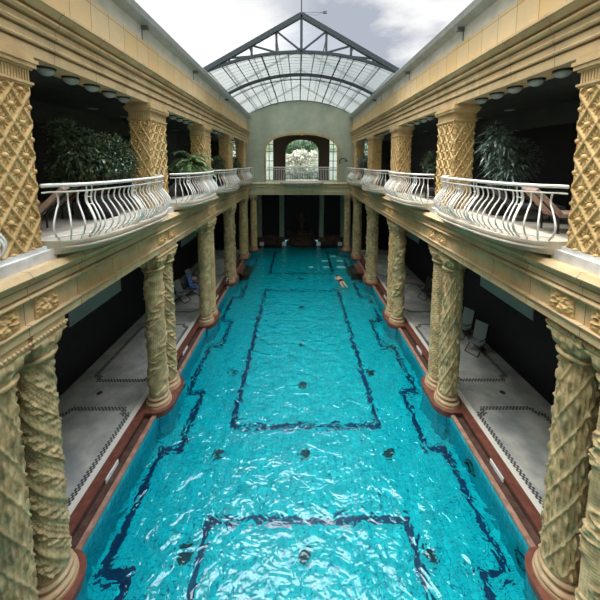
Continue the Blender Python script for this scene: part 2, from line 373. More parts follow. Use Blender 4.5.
    # upper entablature with stepped fasciae and crown
    prof = [(4.62,9.78),(4.62,9.96),(4.69,9.965),(4.69,9.995),(4.59,10.0),(4.58,10.03),(4.60,10.06),(4.60,10.17),(4.67,10.175),(4.67,10.205),(4.56,10.21),(4.545,10.25),(4.57,10.285),(4.57,10.37),(4.65,10.375),(4.65,10.41),(4.52,10.415),(4.48,10.45),(4.48,10.49),(4.53,10.52),(4.59,10.525),(4.59,10.55),(4.50,10.56),(4.42,10.65),(4.38,10.66),(4.38,10.71),(5.2,10.71),(5.2,9.78)]
    b = MB(); b.sweep([(s*x,z) for x,z in prof], YN, YF); st(b.build('trim_cornice_'+SIDE[s],'ent'))
    b = MB(); b.box(*sorted((s*4.60,s*4.9)), YN, YF, 10.70, 11.50); st(b.build('wall_frieze_'+SIDE[s],'frieze'))
    b = MB(); b.box(*sorted((s*4.61,s*4.9)), YN, YF, 11.50, 12.0); st(b.build('wall_parapet_'+SIDE[s],'plaster'))
    b = MB(); b.sweep([(s*x,z) for x,z in [(4.62,11.86),(4.38,11.98),(4.34,12.12),(4.40,12.12),(4.9,12.16),(4.9,11.86)]], YN, YF); gu = st(b.build('trim_gutter_'+SIDE[s],'gutter'))
    b = MB(); b.tube([(s*4.35,YN,12.13),(s*4.35,YF,12.13)],.022,8); b.build('gutter_lip','lip',gu)
    for y in (9.0,13.2,18.8):
        b = MB(); b.box(*sorted((s*4.40,s*4.62)), y-.05,y+.05, 11.78,11.88); b.build('gutter_bracket','steelthin',gu)
    b = MB(); 
    for y in (9.0,13.2,17.5): b.box(*sorted((s*4.595,s*4.62)), y-.02,y+.02, 11.5,11.86)
    b.build('joint_stain','steelthin',gu)
# near end wall (unseen, behind the camera), raised hotel-high to block sky light
b = MB(); b.box(-14,14,YN-.3,YN,-1.6,24); st(b.build('wall_near','green'))

# ------------------------------------------------------------------ far end wall with basket-arch opening and vault-shaped top
def basket(cx, hw, zs, zc, n=28, p=2.35):
    """flattened arch from right spring to left spring"""
    return [(cx+hw*math.copysign(abs(math.cos(t))**(2/p),math.cos(t)), zs+(zc-zs)*abs(math.sin(t))**(2/p)) for t in [PI*i/n for i in range(n+1)]]
VC, VS, VW = 13.40, 12.15, 4.6       # vault crown, spring, half width
def vault(x): 
    R_ = (VW**2+(VC-VS)**2)/(2*(VC-VS)); return VC-R_+math.sqrt(R_*R_-x*x)
def holed_wall(name, cx, hw, z0, zs, zc, xl, xr, top, y0, y1, mat):
    arch = basket(cx, hw, zs, zc)
    inner = [(cx+hw,z0)]+arch+[(cx-hw,z0)]
    inner = inner[::-1]
    bm = bmesh.new(); outer = [(xl,z0)]+top+[(xr,z0)]
    poly = [(xl,z0)]+top+[(xr,z0)]+[p for p in inner[::-1]]
    vs = [bm.verts.new((x,y0,z)) for x,z in poly]; f = bm.faces.new(vs)
    r = bmesh.ops.extrude_face_region(bm, geom=[f]); 
    for e in r['geom']:
        if isinstance(e, bmesh.types.BMVert): e.co.y = y1
    bmesh.ops.triangulate(bm, faces=[f for f in bm.faces if len(f.verts) > 4])
    bmesh.ops.recalc_face_normals(bm, faces=bm.faces)
    me = bpy.data.meshes.new(name); bm.to_mesh(me); bm.free(); me.materials.append(M[mat])
    o = bpy.data.objects.new(name, me); COL.objects.link(o); return o
topc = [(x,vault(x)-.02) for x in np.linspace(-VW,VW,29)]
AC = .16                                           # arch centre
st(holed_wall('wall_far', AC, 3.22, 6.28, 9.05, 10.52, -4.9, 4.9, [(-4.9,12.0)]+topc+[(4.9,12.0)], YF, YF+.5, 'green'))
# stone surround and keystone of the arch
b = MB()
def archband(cx, hw, zs, zc, z0, wdt, y0, y1):
    inn = [(cx+hw,z0)]+basket(cx,hw,zs,zc)+[(cx-hw,z0)]; ot = [(cx+hw+wdt,z0)]+basket(cx,hw+wdt,zs,zc+wdt)+[(cx-hw-wdt,z0)]
    n = len(inn); vs = [(x,y0,z) for x,z in inn]+[(x,y0,z) for x,z in ot]+[(x,y1,z) for x,z in inn]+[(x,y1,z) for x,z in ot]
    fs = []
    for i in range(n-1): fs += [(i,i+1,n+i+1,n+i),(2*n+i,3*n+i,3*n+i+1,2*n+i+1),(i,2*n+i,2*n+i+1,i+1),(n+i,n+i+1,3*n+i+1,3*n+i)]
    fs += [(0,n,3*n,2*n),(n-1,3*n-1,4*n-1,2*n-1)]
    return vs, fs
b.add(*archband(AC,3.18,9.05,10.48,6.28,.16,YF-.06,YF+.02)); sur = st(b.build('trim_arch_surround','stone'))
b = MB(); b.sweep([(AC-.14,10.42),(AC+.14,10.42),(AC+.20,10.82),(AC-.20,10.82)],YF-.14,YF+.02); b.build('keystone','relief',sur)
# end beam
prof = [(YF-.10,5.15),(YF-.10,5.37),(YF-.14,5.40),(YF-.10,5.43),(YF-.10,5.78),(YF-.14,5.80),(YF-.18,5.84),(YF-.14,5.88),(YF-.14,6.03),(YF-.20,6.05),(YF-.20,6.09),(YF-.26,6.12),(YF-.26,6.18),(YF-.16,6.28),(YF+.6,6.28),(YF+.6,5.15)]
b = MB(); b.sweep(prof,-4.47,4.47,'x'); st(b.build('trim_beam_far','entx'))
# recess under the far gallery
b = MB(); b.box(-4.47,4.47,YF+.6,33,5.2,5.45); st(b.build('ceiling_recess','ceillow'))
b = MB(); b.box(-4.9,4.9,YF+.5,31,6.0,6.3); st(b.build('floor_gallery_far','galfloor'))
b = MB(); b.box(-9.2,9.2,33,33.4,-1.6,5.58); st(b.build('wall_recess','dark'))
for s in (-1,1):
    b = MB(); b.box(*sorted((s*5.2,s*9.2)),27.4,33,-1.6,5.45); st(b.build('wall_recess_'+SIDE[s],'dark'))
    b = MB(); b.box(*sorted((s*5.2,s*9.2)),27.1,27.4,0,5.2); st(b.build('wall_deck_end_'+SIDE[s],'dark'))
# gallery beyond the arch: inner wall with brown mosaic pillars, big arched window, two side lights
def inner_wall():
    y0, y1 = 29.4, 29.8
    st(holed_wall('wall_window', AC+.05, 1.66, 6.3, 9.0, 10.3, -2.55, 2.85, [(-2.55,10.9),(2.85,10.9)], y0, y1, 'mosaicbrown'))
    b = MB(); b.box(-5,5,29.4,29.8,10.6,12.0); b.box(-5,-3.45,29.4,29.8,6.3,10.6); b.box(3.7,5,29.4,29.8,6.3,10.6); st(b.build('wall_window_head','green'))
    for n_,(xa,xb) in enumerate(((-3.45,-2.55),(2.85,3.7))):
        t = st(empty('window_'+str(n_+1),((xa+xb)/2,29.6,6.3)))
        b = MB(); h = (xb-xa)/2
        for x in (-h+.03,h-.03,0): b.box(x-.03,x+.03,-.03,.03,0,4.3)
        for z in (.03,1.0,1.9,2.8,3.5,4.27): b.box(-h,h,-.03,.03,z-.03,z+.03)
        b.build('window_frame','steel',t)
    t = st(empty('window_3',(AC+.05,29.6,6.3))); b = MB(); b.add(*archband(0,1.60,2.7,3.94,0,.06,-.03,.03)); b.build('window_frame','steel',t)
inner_wall()
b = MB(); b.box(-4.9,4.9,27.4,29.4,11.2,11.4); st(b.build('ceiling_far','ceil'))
# glazed ends of the side galleries
for s in (-1,1):
    b = MB(); b.box(*sorted((s*6.35,s*9.2)),27.0,27.3,6.55,9.9); b.box(*sorted((s*8.3,s*9.2)),25.6,27.3,6.55,9.9); st(b.build('wall_gallery_end_'+SIDE[s],'ceil'))
    t = st(empty('window_'+('4' if s < 0 else '5'),(s*5.6,27.1,6.55))); b = MB()
    for x in np.linspace(-.7,.7,3): b.box(x-.04,x+.04,-.04,.04,0,3.3)
    for z in (.04,1.1,2.6,3.26): b.box(-.7,.7,-.04,.04,z-.04,z+.04)
    b.build('window_frame','steel',t)

# ------------------------------------------------------------------ water
b = MB(); g = 2
b.add([(-4.72,YN,-.25),(4.84,YN,-.25),(4.84,32,-.25),(-4.72,32,-.25)],[(0,1,2,3)])
tag(b.build('pool_water','water',recalc=False),'clear turquoise rippled water filling the long pool','water',kind='stuff')
# navy line tiles on the pool floor
b = MB(); hz = ZB+.006
def line(pts, wd=.18):
    for (xa,ya),(xb,yb) in zip(pts,pts[1:]):
        if xa == xb: b.box(xa-wd/2,xa+wd/2,min(ya,yb)+wd/2,max(ya,yb)-wd/2,ZB-.01,hz)
        else: b.box(min(xa,xb)-wd/2,max(xa,xb)+wd/2,ya-wd/2,ya+wd/2,ZB-.01,hz)
XL, XR = -2.38, 2.62
line([(XL,YN+1),(XL,6.78),(XR,6.78),(XR,YN+1)])
line([(XL,9.45),(XR,9.45),(XR,19.9),(XL,19.9),(XL,9.45)])
line([(XL,29),(XL,23.0),(XR,23.0),(XR,29)])
for s in (-1,1):
    A_, B_ = (4.42,3.85) if s < 0 else (4.5,3.95)
    pts = [(s*A_,YN+.5)]
    for yc in VIS: pts += [(s*A_,yc-1.15),(s*B_,yc-1.15),(s*B_,yc+1.15),(s*A_,yc+1.15)]
    pts.append((s*A_,27)); line(pts)
nv = st(b.build('trim_pool_lines','navy'))
dr = None
for i,(x,y) in enumerate([(-2.75,6.1),(.05,6.1),(2.95,6.1),(-2.6,8.5),(.05,8.5),(2.7,8.5),(.05,11.3),(.05,13.9),(.05,17.6),(-2.9,12.0),(3.0,12.0),(.05,22)]):
    if dr is None:
        b = MB(); b.lathe([(.17,0),(.17,.012),(.14,.016)],18)
        dr = b.build('pool_drain','drain')
        c = dr
    else: c = dr.copy(); COL.objects.link(c)
    c.location = (x,y,ZB)
    where = 'on the centre line' if abs(x) < 1 else ('beside the left long line' if x < 0 else 'beside the right long line')
    row = sorted({6.1,8.5,11.3,12.0,13.9,17.6,22}).index(y)
    tag(c, f'dark round pool floor drain {where}, {["first","second","third","fourth","fifth","sixth","seventh"][row]} row from the camera','drain','drains on the pool floor')
for i,(y) in enumerate((7.7,5.7)):
    b = MB(); b.tube([(0,.20*math.cos(a),.20*math.sin(a)) for a in np.linspace(0,2*PI,24,endpoint=False)],.022,8,True)
    t = b.build('underwater_light_ring','drain',smooth=True,loc=(4.775,y,-.85))
    tag(t, ('dark ring on the right pool wall under water, '+('farther' if i == 0 else 'nearer')+' of two from the camera'),'underwater ring','rings on the right pool wall')
for s in (-1,1):
    x0 = 4.68 if s < 0 else 4.80
    for k,yc in enumerate(VIS[:4]):
        b = MB(); b.box(-.012,.012,-.26,.26,-.06,.06)
        t = b.build('depth_plate','plate',loc=(s*(x0+.345),yc+2.55,-.1))
        tag(t, f'white rectangular plate on the {SIDE[s]} pool curb face, {ORD[k]} from the camera','plate','white plates on the pool curbs')

# ------------------------------------------------------------------ columns
def disp_shaft(kind, H, r0=.288, r1=.262, nu=144, nv=440):
    u = np.linspace(0,1,nu+1); h = np.linspace(0,H,nv); U,Hh = np.meshgrid(u,h)
    def ridge(x,wd): f = np.abs((x%1)-.5)*2; return np.exp(-((1-f)/wd)**2)
    def fr(x): return (x%1)-.5
    D = np.zeros_like(U)
    if kind == 'palm':
        a = U*6+Hh/.74; b_ = U*6-Hh/.74
        D += .020*ridge(a,.13)+.020*ridge(b_,.13)
        for ph in (0,.5):
            cu = fr(U*6+ph)
            for dz in (-.5,.5):
                ch = fr(Hh/.74+ph+.5)-.0
                rr = np.hypot(cu*1.5,(ch-.06)*1.6); an = np.arctan2((ch+.10)*.74,cu*.30)
                D += .017*np.exp(-(rr/.24)**4)*(.55+.45*np.cos(an*8))
        D += .010*np.clip(np.cos(2*PI*U*24),0,1)
    elif kind == 'spiral':
        p = U*2+Hh/1.25
        D += .026*ridge(p+.5,.12)+.018*ridge(p+.16,.05)+.018*ridge(p+.84,.05)
        q = Hh/.16+U*3; m = np.clip(1-ridge(p+.5,.3),0,1)
        D += m*.024*np.exp(-(fr(p*2)**2)/.06)*(.5+.5*np.sin(2*PI*q))
        D += m*.012*np.clip(np.sin(2*PI*(Hh/.07+U*9))*np.sin(2*PI*(U*14-Hh/.2)),0,1)
    elif kind == 'scroll':
        p = U*2-Hh/1.5
        D += .024*ridge(p+.5,.10)
        cx = fr(p); cy = fr(Hh/.42-U)
        rr = np.hypot(cx*1.1,cy); D += .030*np.exp(-((rr-.26)**2)/.006)+.030*np.exp(-(rr**2)/.012)
        D += .008*np.clip(np.sin(2*PI*Hh/.06+9*U)*np.sin(2*PI*U*16),0,1)
    else:   # rosette diaper
        for ph in (0,.5):
            cu = fr(U*9+ph); ch = fr(Hh/.24+ph); rr = np.hypot(cu,ch)
            D += .026*np.exp(-(rr**2)/.03)+.012*np.exp(-((rr-.36)**2)/.006)
    fade = np.clip(np.minimum(Hh/.08,(H-Hh)/.08),0,1); D *= fade
    r = r0+(r1-r0)*Hh/H+.012*np.sin(PI*Hh/H)-.006+D
    # a little wear
    D *= 1.25
    r = r0+(r1-r0)*Hh/H+.012*np.sin(PI*Hh/H)-.010+D
    W_ = .004*np.sin(31*U*2*PI+Hh*17)*np.sin(Hh*23+U*11); r = r+W_*fade
    r[:,-1] = r[:,0]
    return np.stack([r*np.cos(2*PI*U), r*np.sin(2*PI*U), Hh],-1)
Z_SH0, Z_SH1 = .38, 4.60
def shaft_mesh(kind):
    me = MB().surf(disp_shaft(kind, Z_SH1-Z_SH0)).build('shaft','col',smooth=True,recalc=False).data
    return me
def base_mb():
    b = MB()
    b.lathe([(max(.285,r_*.84),z_) for r_,z_ in [(.30,.40),(.34,.38),(.345,.35),(.33,.335),(.37,.32),(.40,.295),(.40,.265),(.375,.245),(.355,.225),(.365,.20),(.42,.18),(.455,.15),(.46,.11),(.44,.08),(.47,.07),(.48,.0)]][::-1],56)
    return b
def cap_mesh():
    nu, nv = 192, 80; th = np.linspace(0,2*PI,nu+1); t = np.linspace(0,1,nv); T,V = np.meshgrid(th,t)
    n = 2+6*V**1.5
    rs = 1/((np.abs(np.cos(T))**n+np.abs(np.sin(T))**n)**(1/n))
    prof = .285+.075*V**1.3+.02*np.sin(PI*V)
    A = 8*T
    leaf = np.clip(np.cos(A),0,1)**.7*np.clip(1-V/.55,0,1)**.2*(V<.55)*np.sin(PI*np.clip(V/.55,0,1))
    leaf2 = np.clip(-np.cos(A),0,1)**.7*np.sin(PI*np.clip((V-.25)/.7,0,1))
    vol = np.exp(-((np.abs(np.cos(2*T))-0)**2)/.12)*np.exp(-((V-.82)**2)/.012)
    fine = .5+.5*np.cos(A*3)
    ball_ = sum(np.exp(-(((T-q+PI)%(2*PI)-PI)**2)/.02-((V-.62)**2)/.02) for q in (0,PI/2,PI,3*PI/2))
    D = .06*leaf*(.55+.45*fine)+.06*leaf2*(.5+.5*fine)+.06*vol+.06*ball_-.012
    D *= np.clip((1-V)/.06,0,1)*np.clip(V/.04,0,1)
    r = prof*rs+D; r[:,-1] = r[:,0]
    P = np.stack([r*np.cos(T), r*np.sin(T), V*.37],-1)
    return MB().surf(P)
def make_column():
    t = empty('carved_column')
    base_mb().build('base','base',t,smooth=True,ang=50)
    o = bpy.data.objects.new('shaft', SH['palm']); COL.objects.link(o); o.parent = t; o.location = (0,0,Z_SH0)
    MB().lathe([(.29,0),(.335,.01),(.345,.035),(.335,.06),(.30,.07)],56).build('neck_ring','col',t,smooth=True,ang=50,loc=(0,0,4.59))
    cap = cap_mesh().build('capital','col',t,smooth=True,recalc=False,loc=(0,0,4.65))
    b = MB(); b.box(-.355,.355,-.355,.355,.0,.03)
    b.sweep([(-.335,-.335),(.335,-.335),(.335,.335),(-.335,.335)],.07,.18,'z'); b.box(-.32,.32,-.32,.32,.03,.07)
    ab = b.build('abacus','stone',t,loc=(0,0,5.02))
    b = MB(); n = 11
    for i in range(n):
        q = -.33+.66*i/(n-1)
        for x,y in ((q,-.335),(q,.335),(-.335,q),(.335,q)): b.ball((x*1.04,y*1.04,.052),.032,6)
    b.build('bead_moulding','stone',ab,smooth=True)
    return t
SH = {}
tmp = []
for k in ('palm','spiral','scroll','rosette'):
    SH[k] = shaft_mesh(k)
for o in [o for o in COL.objects if o.name.startswith('shaft')]: bpy.data.objects.remove(o)
for k in ('palm','spiral','scroll','rosette'):
    SH[k+'w'] = SH[k].copy(); SH[k+'w'].materials.clear(); SH[k+'w'].materials.append(M['colwarm'])
proto = make_column(); first = True
PAT = {-1:[('palm','spiral'),('scroll','spiral'),('rosette','rosettew'),('rosette','scroll'),('rosettew','palmw')],
        1:[('scroll','palm'),('palm','rosette'),('scroll','palmw'),('palm','scroll'),('rosette','palm')]}
DESC = {'palm':'crossed stalks and leaf tufts','spiral':'spiral leaf bands','scroll':'curling scrolls','rosette':'small rosettes'}
PN = ['nearest','second','third','fourth','fifth']
def put_column(x, y, pat, label, rz=0):
    global first
    o = proto if first else copy_tree(proto); first = False
    o.location = (x,y,0); o.rotation_euler = (0,0,0)
    for ch in o.children:
        if ch.name.startswith('shaft'): ch.data = SH[pat]; ch.rotation_euler = (0,0,rz)
    tag(o, label, 'column', 'carved stone columns around the pool')
for s in (-1,1):
    for k,yc in enumerate(VIS):
        # semicircular-ended platform under the pair, running down to the pool floor
        def pill(r, n=14):
            a = [(s*(AX[s]+.12)-s*0, 0)]
            pts = []
            xo = AX[s]-.02
            hy = .38
            pts += [(s*(AX[s]+.50), yc-hy-r+.0)]
            pts += [(s*(xo-r*math.sin(t)), yc-hy-r*math.cos(t)) for t in np.linspace(0,PI/2,n)]
            pts += [(s*(xo-r*math.sin(t)), yc+hy-r*math.cos(t)) for t in np.linspace(PI/2,PI,n)]
            pts += [(s*(AX[s]+.50), yc+hy+r)]
            return pts
        t = empty('column_platform',(0,0,0))
        b = MB(); b.sweep(pill(.50),-.06,.016,'z'); b.build('coping','red',t)
        b = MB(); b.sweep(pill(.475),-.20,-.06,'z'); b.build('fascia','red',t)
        b = MB(); b.sweep(pill(.465),ZB,-.20,'z'); b.build('tiled_wall','tilew',t)
        st(t)
        for j,d in enumerate((-.38,.38)):
            pat = PAT[s][k][j]
            put_column(s*AX[s], yc+d, pat, f'stone column with {DESC[pat.rstrip("w")]}, {"nearer" if j == 0 else "farther"} of the {PN[k]} {SIDE[s]} pair', rz=.9*k+j*2+(0 if s<0 else 1))
for s,x in ((-1,-4.22),(1,4.36)):
    t = empty('column_platform'); b = MB(); b.lathe([(.52,-.12),(.54,-.05),(.54,.016)],40,(x,27.15,0)); b.build('coping','red',t)
    b = MB(); b.lathe([(.5,ZB),(.5,-.12)],40,(x,27.15,0)); b.build('tiled_wall','tilew',t)
    st(t)
    put_column(x, 27.15, 'rosette' if s > 0 else 'rosettew', f'carved stone column carrying the far wall beam at its {SIDE[s]} end')
# plain pillars, pedestals and grotto fountain deep in the recess
for i,x in enumerate((-4.05,-1.8,2.2,4.35)):
    t = empty('recess_pillar',(x,29.9,0))
    b = MB(); b.sweep([(-.19,-.24),(.19,-.24),(.24,-.19),(.24,.19),(.19,.24),(-.19,.24),(-.24,.19),(-.24,-.19)],.55,5.2,'z'); b.build('shaft','recesspillar',t)
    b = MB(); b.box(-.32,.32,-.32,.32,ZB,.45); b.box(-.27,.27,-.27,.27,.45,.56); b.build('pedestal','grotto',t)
    tag(t,f'plain green grey pillar in the dark recess under the far wall, {["leftmost","second from left","third from left","rightmost"][i]}','pillar','plain pillars in the far recess')
    t = tag(MB().box(-.2,.2,-.1,.1,-.16,.16).build('number_plate','plate',loc=(x+(.25 if x<0 else -.3),29.5,-.08)),f'small white box at the water line before the {["leftmost","second","third","rightmost"][i]} recess pillar','box','small white boxes in the far recess')
    t.name = 'white_box'
b = MB()
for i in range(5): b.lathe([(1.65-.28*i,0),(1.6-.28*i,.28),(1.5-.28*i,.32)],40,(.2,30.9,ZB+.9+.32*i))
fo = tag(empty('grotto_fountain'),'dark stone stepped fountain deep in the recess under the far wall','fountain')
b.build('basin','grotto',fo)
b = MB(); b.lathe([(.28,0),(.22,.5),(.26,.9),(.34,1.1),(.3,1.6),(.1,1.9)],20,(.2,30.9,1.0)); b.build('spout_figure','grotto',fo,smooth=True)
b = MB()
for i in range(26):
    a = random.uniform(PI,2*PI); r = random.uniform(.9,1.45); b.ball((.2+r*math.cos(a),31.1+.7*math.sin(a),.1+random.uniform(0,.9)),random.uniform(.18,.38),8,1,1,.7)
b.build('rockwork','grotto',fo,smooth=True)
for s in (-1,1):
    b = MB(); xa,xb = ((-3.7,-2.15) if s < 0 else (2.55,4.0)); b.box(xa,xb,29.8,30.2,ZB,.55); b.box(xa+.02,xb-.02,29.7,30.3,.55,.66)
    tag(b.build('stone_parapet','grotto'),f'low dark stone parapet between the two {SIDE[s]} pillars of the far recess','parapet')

# ------------------------------------------------------------------ upper piers with lozenge relief
def pier_face(wd, H, ncell, nx, nz):
    u = np.linspace(0,1,nx); z = np.linspace(0,H,nz); U,Zz = np.meshgrid(u,z)
    ch = .53
    a = U*ncell+Zz/ch; b_ = U*ncell-Zz/ch
    def dist(x): return np.abs(((x+.5)%1)-.5)
    D = .046*np.clip(1-(dist(a)/.085)**8,0,1); D = np.maximum(D,.046*np.clip(1-(dist(b_)/.085)**8,0,1))
    # node studs and centre knobs on the horizontal mid-line of every lozenge
    for ph,(amp,rad) in ((0,(.056,.10)),(.5,(.060,.14))):
        for q in (0,.5):
            if ph == 0: cu = ((U*ncell+q+.5)%1)-.5; cz = ((Zz/ch+q+.5)%1)-.5; 
            else: cu = ((U*ncell+q)%1)-.5; cz = ((Zz/ch+q+.5)%1)-.5
            rr = np.hypot(cu*wd/ncell, cz*ch)/(wd/ncell)
            D = np.maximum(D, amp*np.clip(1-(rr/rad)**2,0,1)**.5)
            if ph == .5:
                an = np.arctan2(cz*ch, cu*wd/ncell)
                ray = .020*(np.cos(an*12) > -.1)*np.clip((.62-rr)/.25,0,1)*(rr>rad*1.25)*(np.abs(cz*ch)>.02)
                D = np.maximum(D, ray)
                pass
    edge = np.minimum(np.minimum(U,1-U)*wd, 1)/.02; D = D*np.clip(edge,0,1)*np.clip(np.minimum(Zz,H-Zz)/.02,0,1)
    return U, Zz, D
def make_pier():
    t = empty('stone_pier'); w_, d_, H = 1.05, .60, 2.74
    hx, hy = d_/2, w_/2; b = MB()
    b.box(-hx+.001,hx-.001,-hy+.001,hy-.001,0,H)
    for sx in (1,-1):
        U,Zz,D = pier_face(w_,H,3,108,250); b.surf(np.stack([sx*(hx+D), (U-.5)*w_*sx, Zz],-1))
    for sy in (-1,1):
        U,Zz,D = pier_face(d_,H,2,64,250); b.surf(np.stack([(U-.5)*d_*(-sy), sy*(hy+D), Zz],-1))
    b.build('shaft','relief',t,smooth=True,recalc=False,ang=40,loc=(0,0,6.52))
    b = MB()
    def ring(e,z0,z1): b.box(-hx-e,hx+e,-hy-e,hy+e,z0,z1)
    ring(.035,0,.035); ring(.055,.035,.075); ring(.015,.075,.27); ring(.05,.27,.31); ring(.09,.31,.38); ring(.11,.38,.44); ring(.07,.44,.53)
    b.build('capital','stone',t,loc=(0,0,9.25))
    b = MB()
    for i in range(22):
        y = -hy+.02+(w_-.04)*i/21
        for sx in (-1,1): b.box(*sorted((sx*hx,sx*(hx+.035))),y-.014,y+.014,9.33,9.51)
    for i in range(12):
        x = -hx+.02+(d_-.04)*i/11
        for sy in (-1,1): b.box(x-.014,x+.014,*sorted((sy*hy,sy*(hy+.035))),9.33,9.51)
    b.build('fluting','stone',t)
    b = MB(); b.box(-hx-.10,hx+.12,-hy-.17,hy+.17,6.28,6.46); b.box(-hx-.04,hx+.04,-hy-.06,hy+.06,6.46,6.53); b.build('plinth','marblewhite',t)
    return t
pp = make_pier(); pf = True
for s in (-1,1):
    for k,yc in enumerate(VIS):
        o = pp if pf else copy_tree(pp); pf = False
        o.location = (s*4.92,yc,0); o.rotation_euler = (0,0,PI if s > 0 else 0)
        tag(o, f'lozenge-carved golden stone pier, {PN[k]} from the camera on the {SIDE[s]}','pier','lozenge carved piers of the upper gallery')

# ------------------------------------------------------------------ balconies
def rail_x(s_, base=4.47, bulge=.57): return base-bulge*max(0.0,1-abs(2*s_-1)**3)**.5
def make_balcony():
    t = empty('balcony'); L0 = 3.86; hy = L0/2
    def path(off, z, n=49, ext=.0): 
        return [(-(rail_x(q)-off), (q-.5)*(L0+ext), z) for q in (.5-.5*np.cos(np.linspace(0,PI,n)))]
    # coordinates are for the left side: pool towards +X
    b = MB()
    def slab(off, z0, z1): 
        e = path(off,z0,41); pts = [(x,y) for x,y,_ in e]
        b.sweep([(-4.9,-hy)]+pts+[(-4.9,hy)],z0,z1,'z')
    slab(.12,6.55,6.60); slab(.08,6.50,6.55); slab(.14,6.47,6.50); slab(.05,6.42,6.47); slab(-.03,6.36,6.42)
    b.build('slab','slab',t)
    b = MB(); b.tube([(-4.50,-hy-.16,7.60),(-4.475,-hy-.02,7.60)]+path(0,7.60)[1:-1]+[(-4.475,hy+.02,7.60),(-4.50,hy+.16,7.60)],.035,10); hr = b.build('handrail','rail',t,smooth=True)
    b = MB(); b.tube([(-4.50,-hy-.16,7.48)]+path(0,7.48)+[(-4.50,hy+.16,7.48)],.016,8); b.build('upper_rail','rail',hr,smooth=True)
    b = MB(); b.tube(path(.0,6.68),.014,8); b.build('lower_rail','rail',hr,smooth=True)
    # one bulging baluster, copied along the bow
    def bprof(n=15):
        o = []
        for i in range(n):
            q = i/(n-1); z = 7.48-(7.48-6.62)*q
            f = 0 if q < .25 else math.sin(PI*((q-.25)/.75)**1.35)
            o.append((.19*f-.045*math.sin(PI*min(q/.35,1)),0,z))
        return o
    b = MB(); b.tube(bprof(),.0155,7)
    bal = b.build('baluster','rail',hr,smooth=True); nB = 27
    def place(o, q):
        x = -rail_x(q); y = (q-.5)*L0; e = 1e-3
        dx = (-rail_x(min(1,q+e))+rail_x(max(0,q-e))); dy = L0*(min(1,q+e)-max(0,q-e))
        o.location = (x,y,0); o.rotation_euler = (0,0,max(-1.35,min(1.35,math.atan2(-dx,dy))))
    # equal spacing by arc length
    qs = np.linspace(0,1,800); xs = np.array([rail_x(q) for q in qs]); ar = np.concatenate([[0],np.cumsum(np.hypot(np.diff(xs),np.diff(qs)*L0))])
    for i in range(nB):
        q = float(np.interp(ar[-1]*(i+.5)/nB, ar, qs))
        c = bal if i == 0 else bal.copy()
        if i: COL.objects.link(c)
        c.parent = hr; place(c,q)
    # double posts with a small square link
    b = MB()
    for o_ in (-.05,.05):
        b.tube([(p[0],o_,p[2]) for p in bprof()],.016,7); b.tube([(0,o_,7.48),(0,o_,7.60)],.0125,7)
    for z in (7.36,7.22): b.tube([(-.0,-.05,z),(.0,.05,z)],.009,6)
    po = b.build('post','rail',hr,smooth=True)
    for i,q in enumerate((.10,.42,.60,.90)):
        c = po if i == 0 else po.copy()
        if i: COL.objects.link(c)
        c.parent = hr; place(c,q)
    return t
bp_ = make_balcony(); bf = True
for s in (-1,1):
    for k in range(5):
        yc = (PIER[k]+PIER[k+1])/2
        o = bp_ if bf else copy_tree(bp_); bf = False
        o.location = (0,yc,0); o.rotation_euler = (0,0,PI if s > 0 else 0)
        nm = 'before the nearest pier' if k == 0 else f'between the {PN[k-1]} and {PN[k]} piers'
        tag(o, f'white bow-fronted iron balcony on the {SIDE[s]}, {nm}','balcony','white bowed balconies along the pool')
    # end rail between last pier and end wall
    t = empty('short_balcony'); y0, y1 = VIS[-1]+.62, YF-.05
    L1 = [(s*(4.45-.30*math.sin(PI*q)), y0+(y1-y0)*q) for q in np.linspace(0,1,15)]
    b = MB(); b.tube([(x,y,7.60) for x,y in L1],.035,8); b.tube([(x,y,7.48) for x,y in L1],.016,6); b.tube([(x,y,6.66) for x,y in L1],.02,6); b.build('handrail','rail',t,smooth=True)
    b = MB(); b.sweep([(s*4.9,y0)]+[(x-s*.1,y) for x,y in L1]+[(s*4.9,y1)],6.40,6.58,'z'); b.build('slab','slab',t)
    for i in range(1,14,2):
        x,y = L1[i]; b = MB(); b.tube([(x-s*.12*math.sin(PI*q),y,7.48-.88*q) for q in np.linspace(0,1,9)],.0115,6); b.build('baluster','rail',t,smooth=True)
    tag(t, f'short white iron balcony between the fifth pier and the far wall on the {SIDE[s]}','balcony')
# balcony of the far arch: straight rail with a shallow bowed slab
t = tag(empty('far_balcony',(AC,26.8,6.28)),'white straight balustrade with shallow bowed slab in the arch of the far wall','balcony')
b = MB(); b.box(-3.1,3.1,-.03,.03,1.30,1.38); b.build('handrail','rail',t)
b = MB(); b.box(-3.1,3.1,-.015,.015,1.14,1.17); b.box(-3.1,3.1,-.015,.015,.12,.15); b.build('rail_bars','rail',t)
bb = MB().tube([(0,0,.0),(0,0,1.3)],.018,6).build('baluster','rail',t)
for i in range(41):
    c = bb if i == 0 else bb.copy()
    if i: COL.objects.link(c)
    c.parent = t; c.location = (-3.0+6.0*i/40,0,0)
b = MB()
for e,z0,z1 in ((0,-.10,0.02),(-.15,-.22,-.10),(-.35,-.32,-.22)):
    b.sweep([(x*(1.95+e),-.75*(1+e)*math.sqrt(max(0,1-x*x))-.06) for x in np.linspace(-1,1,31)],z0,z1,'z')
b.build('slab','slab',t)

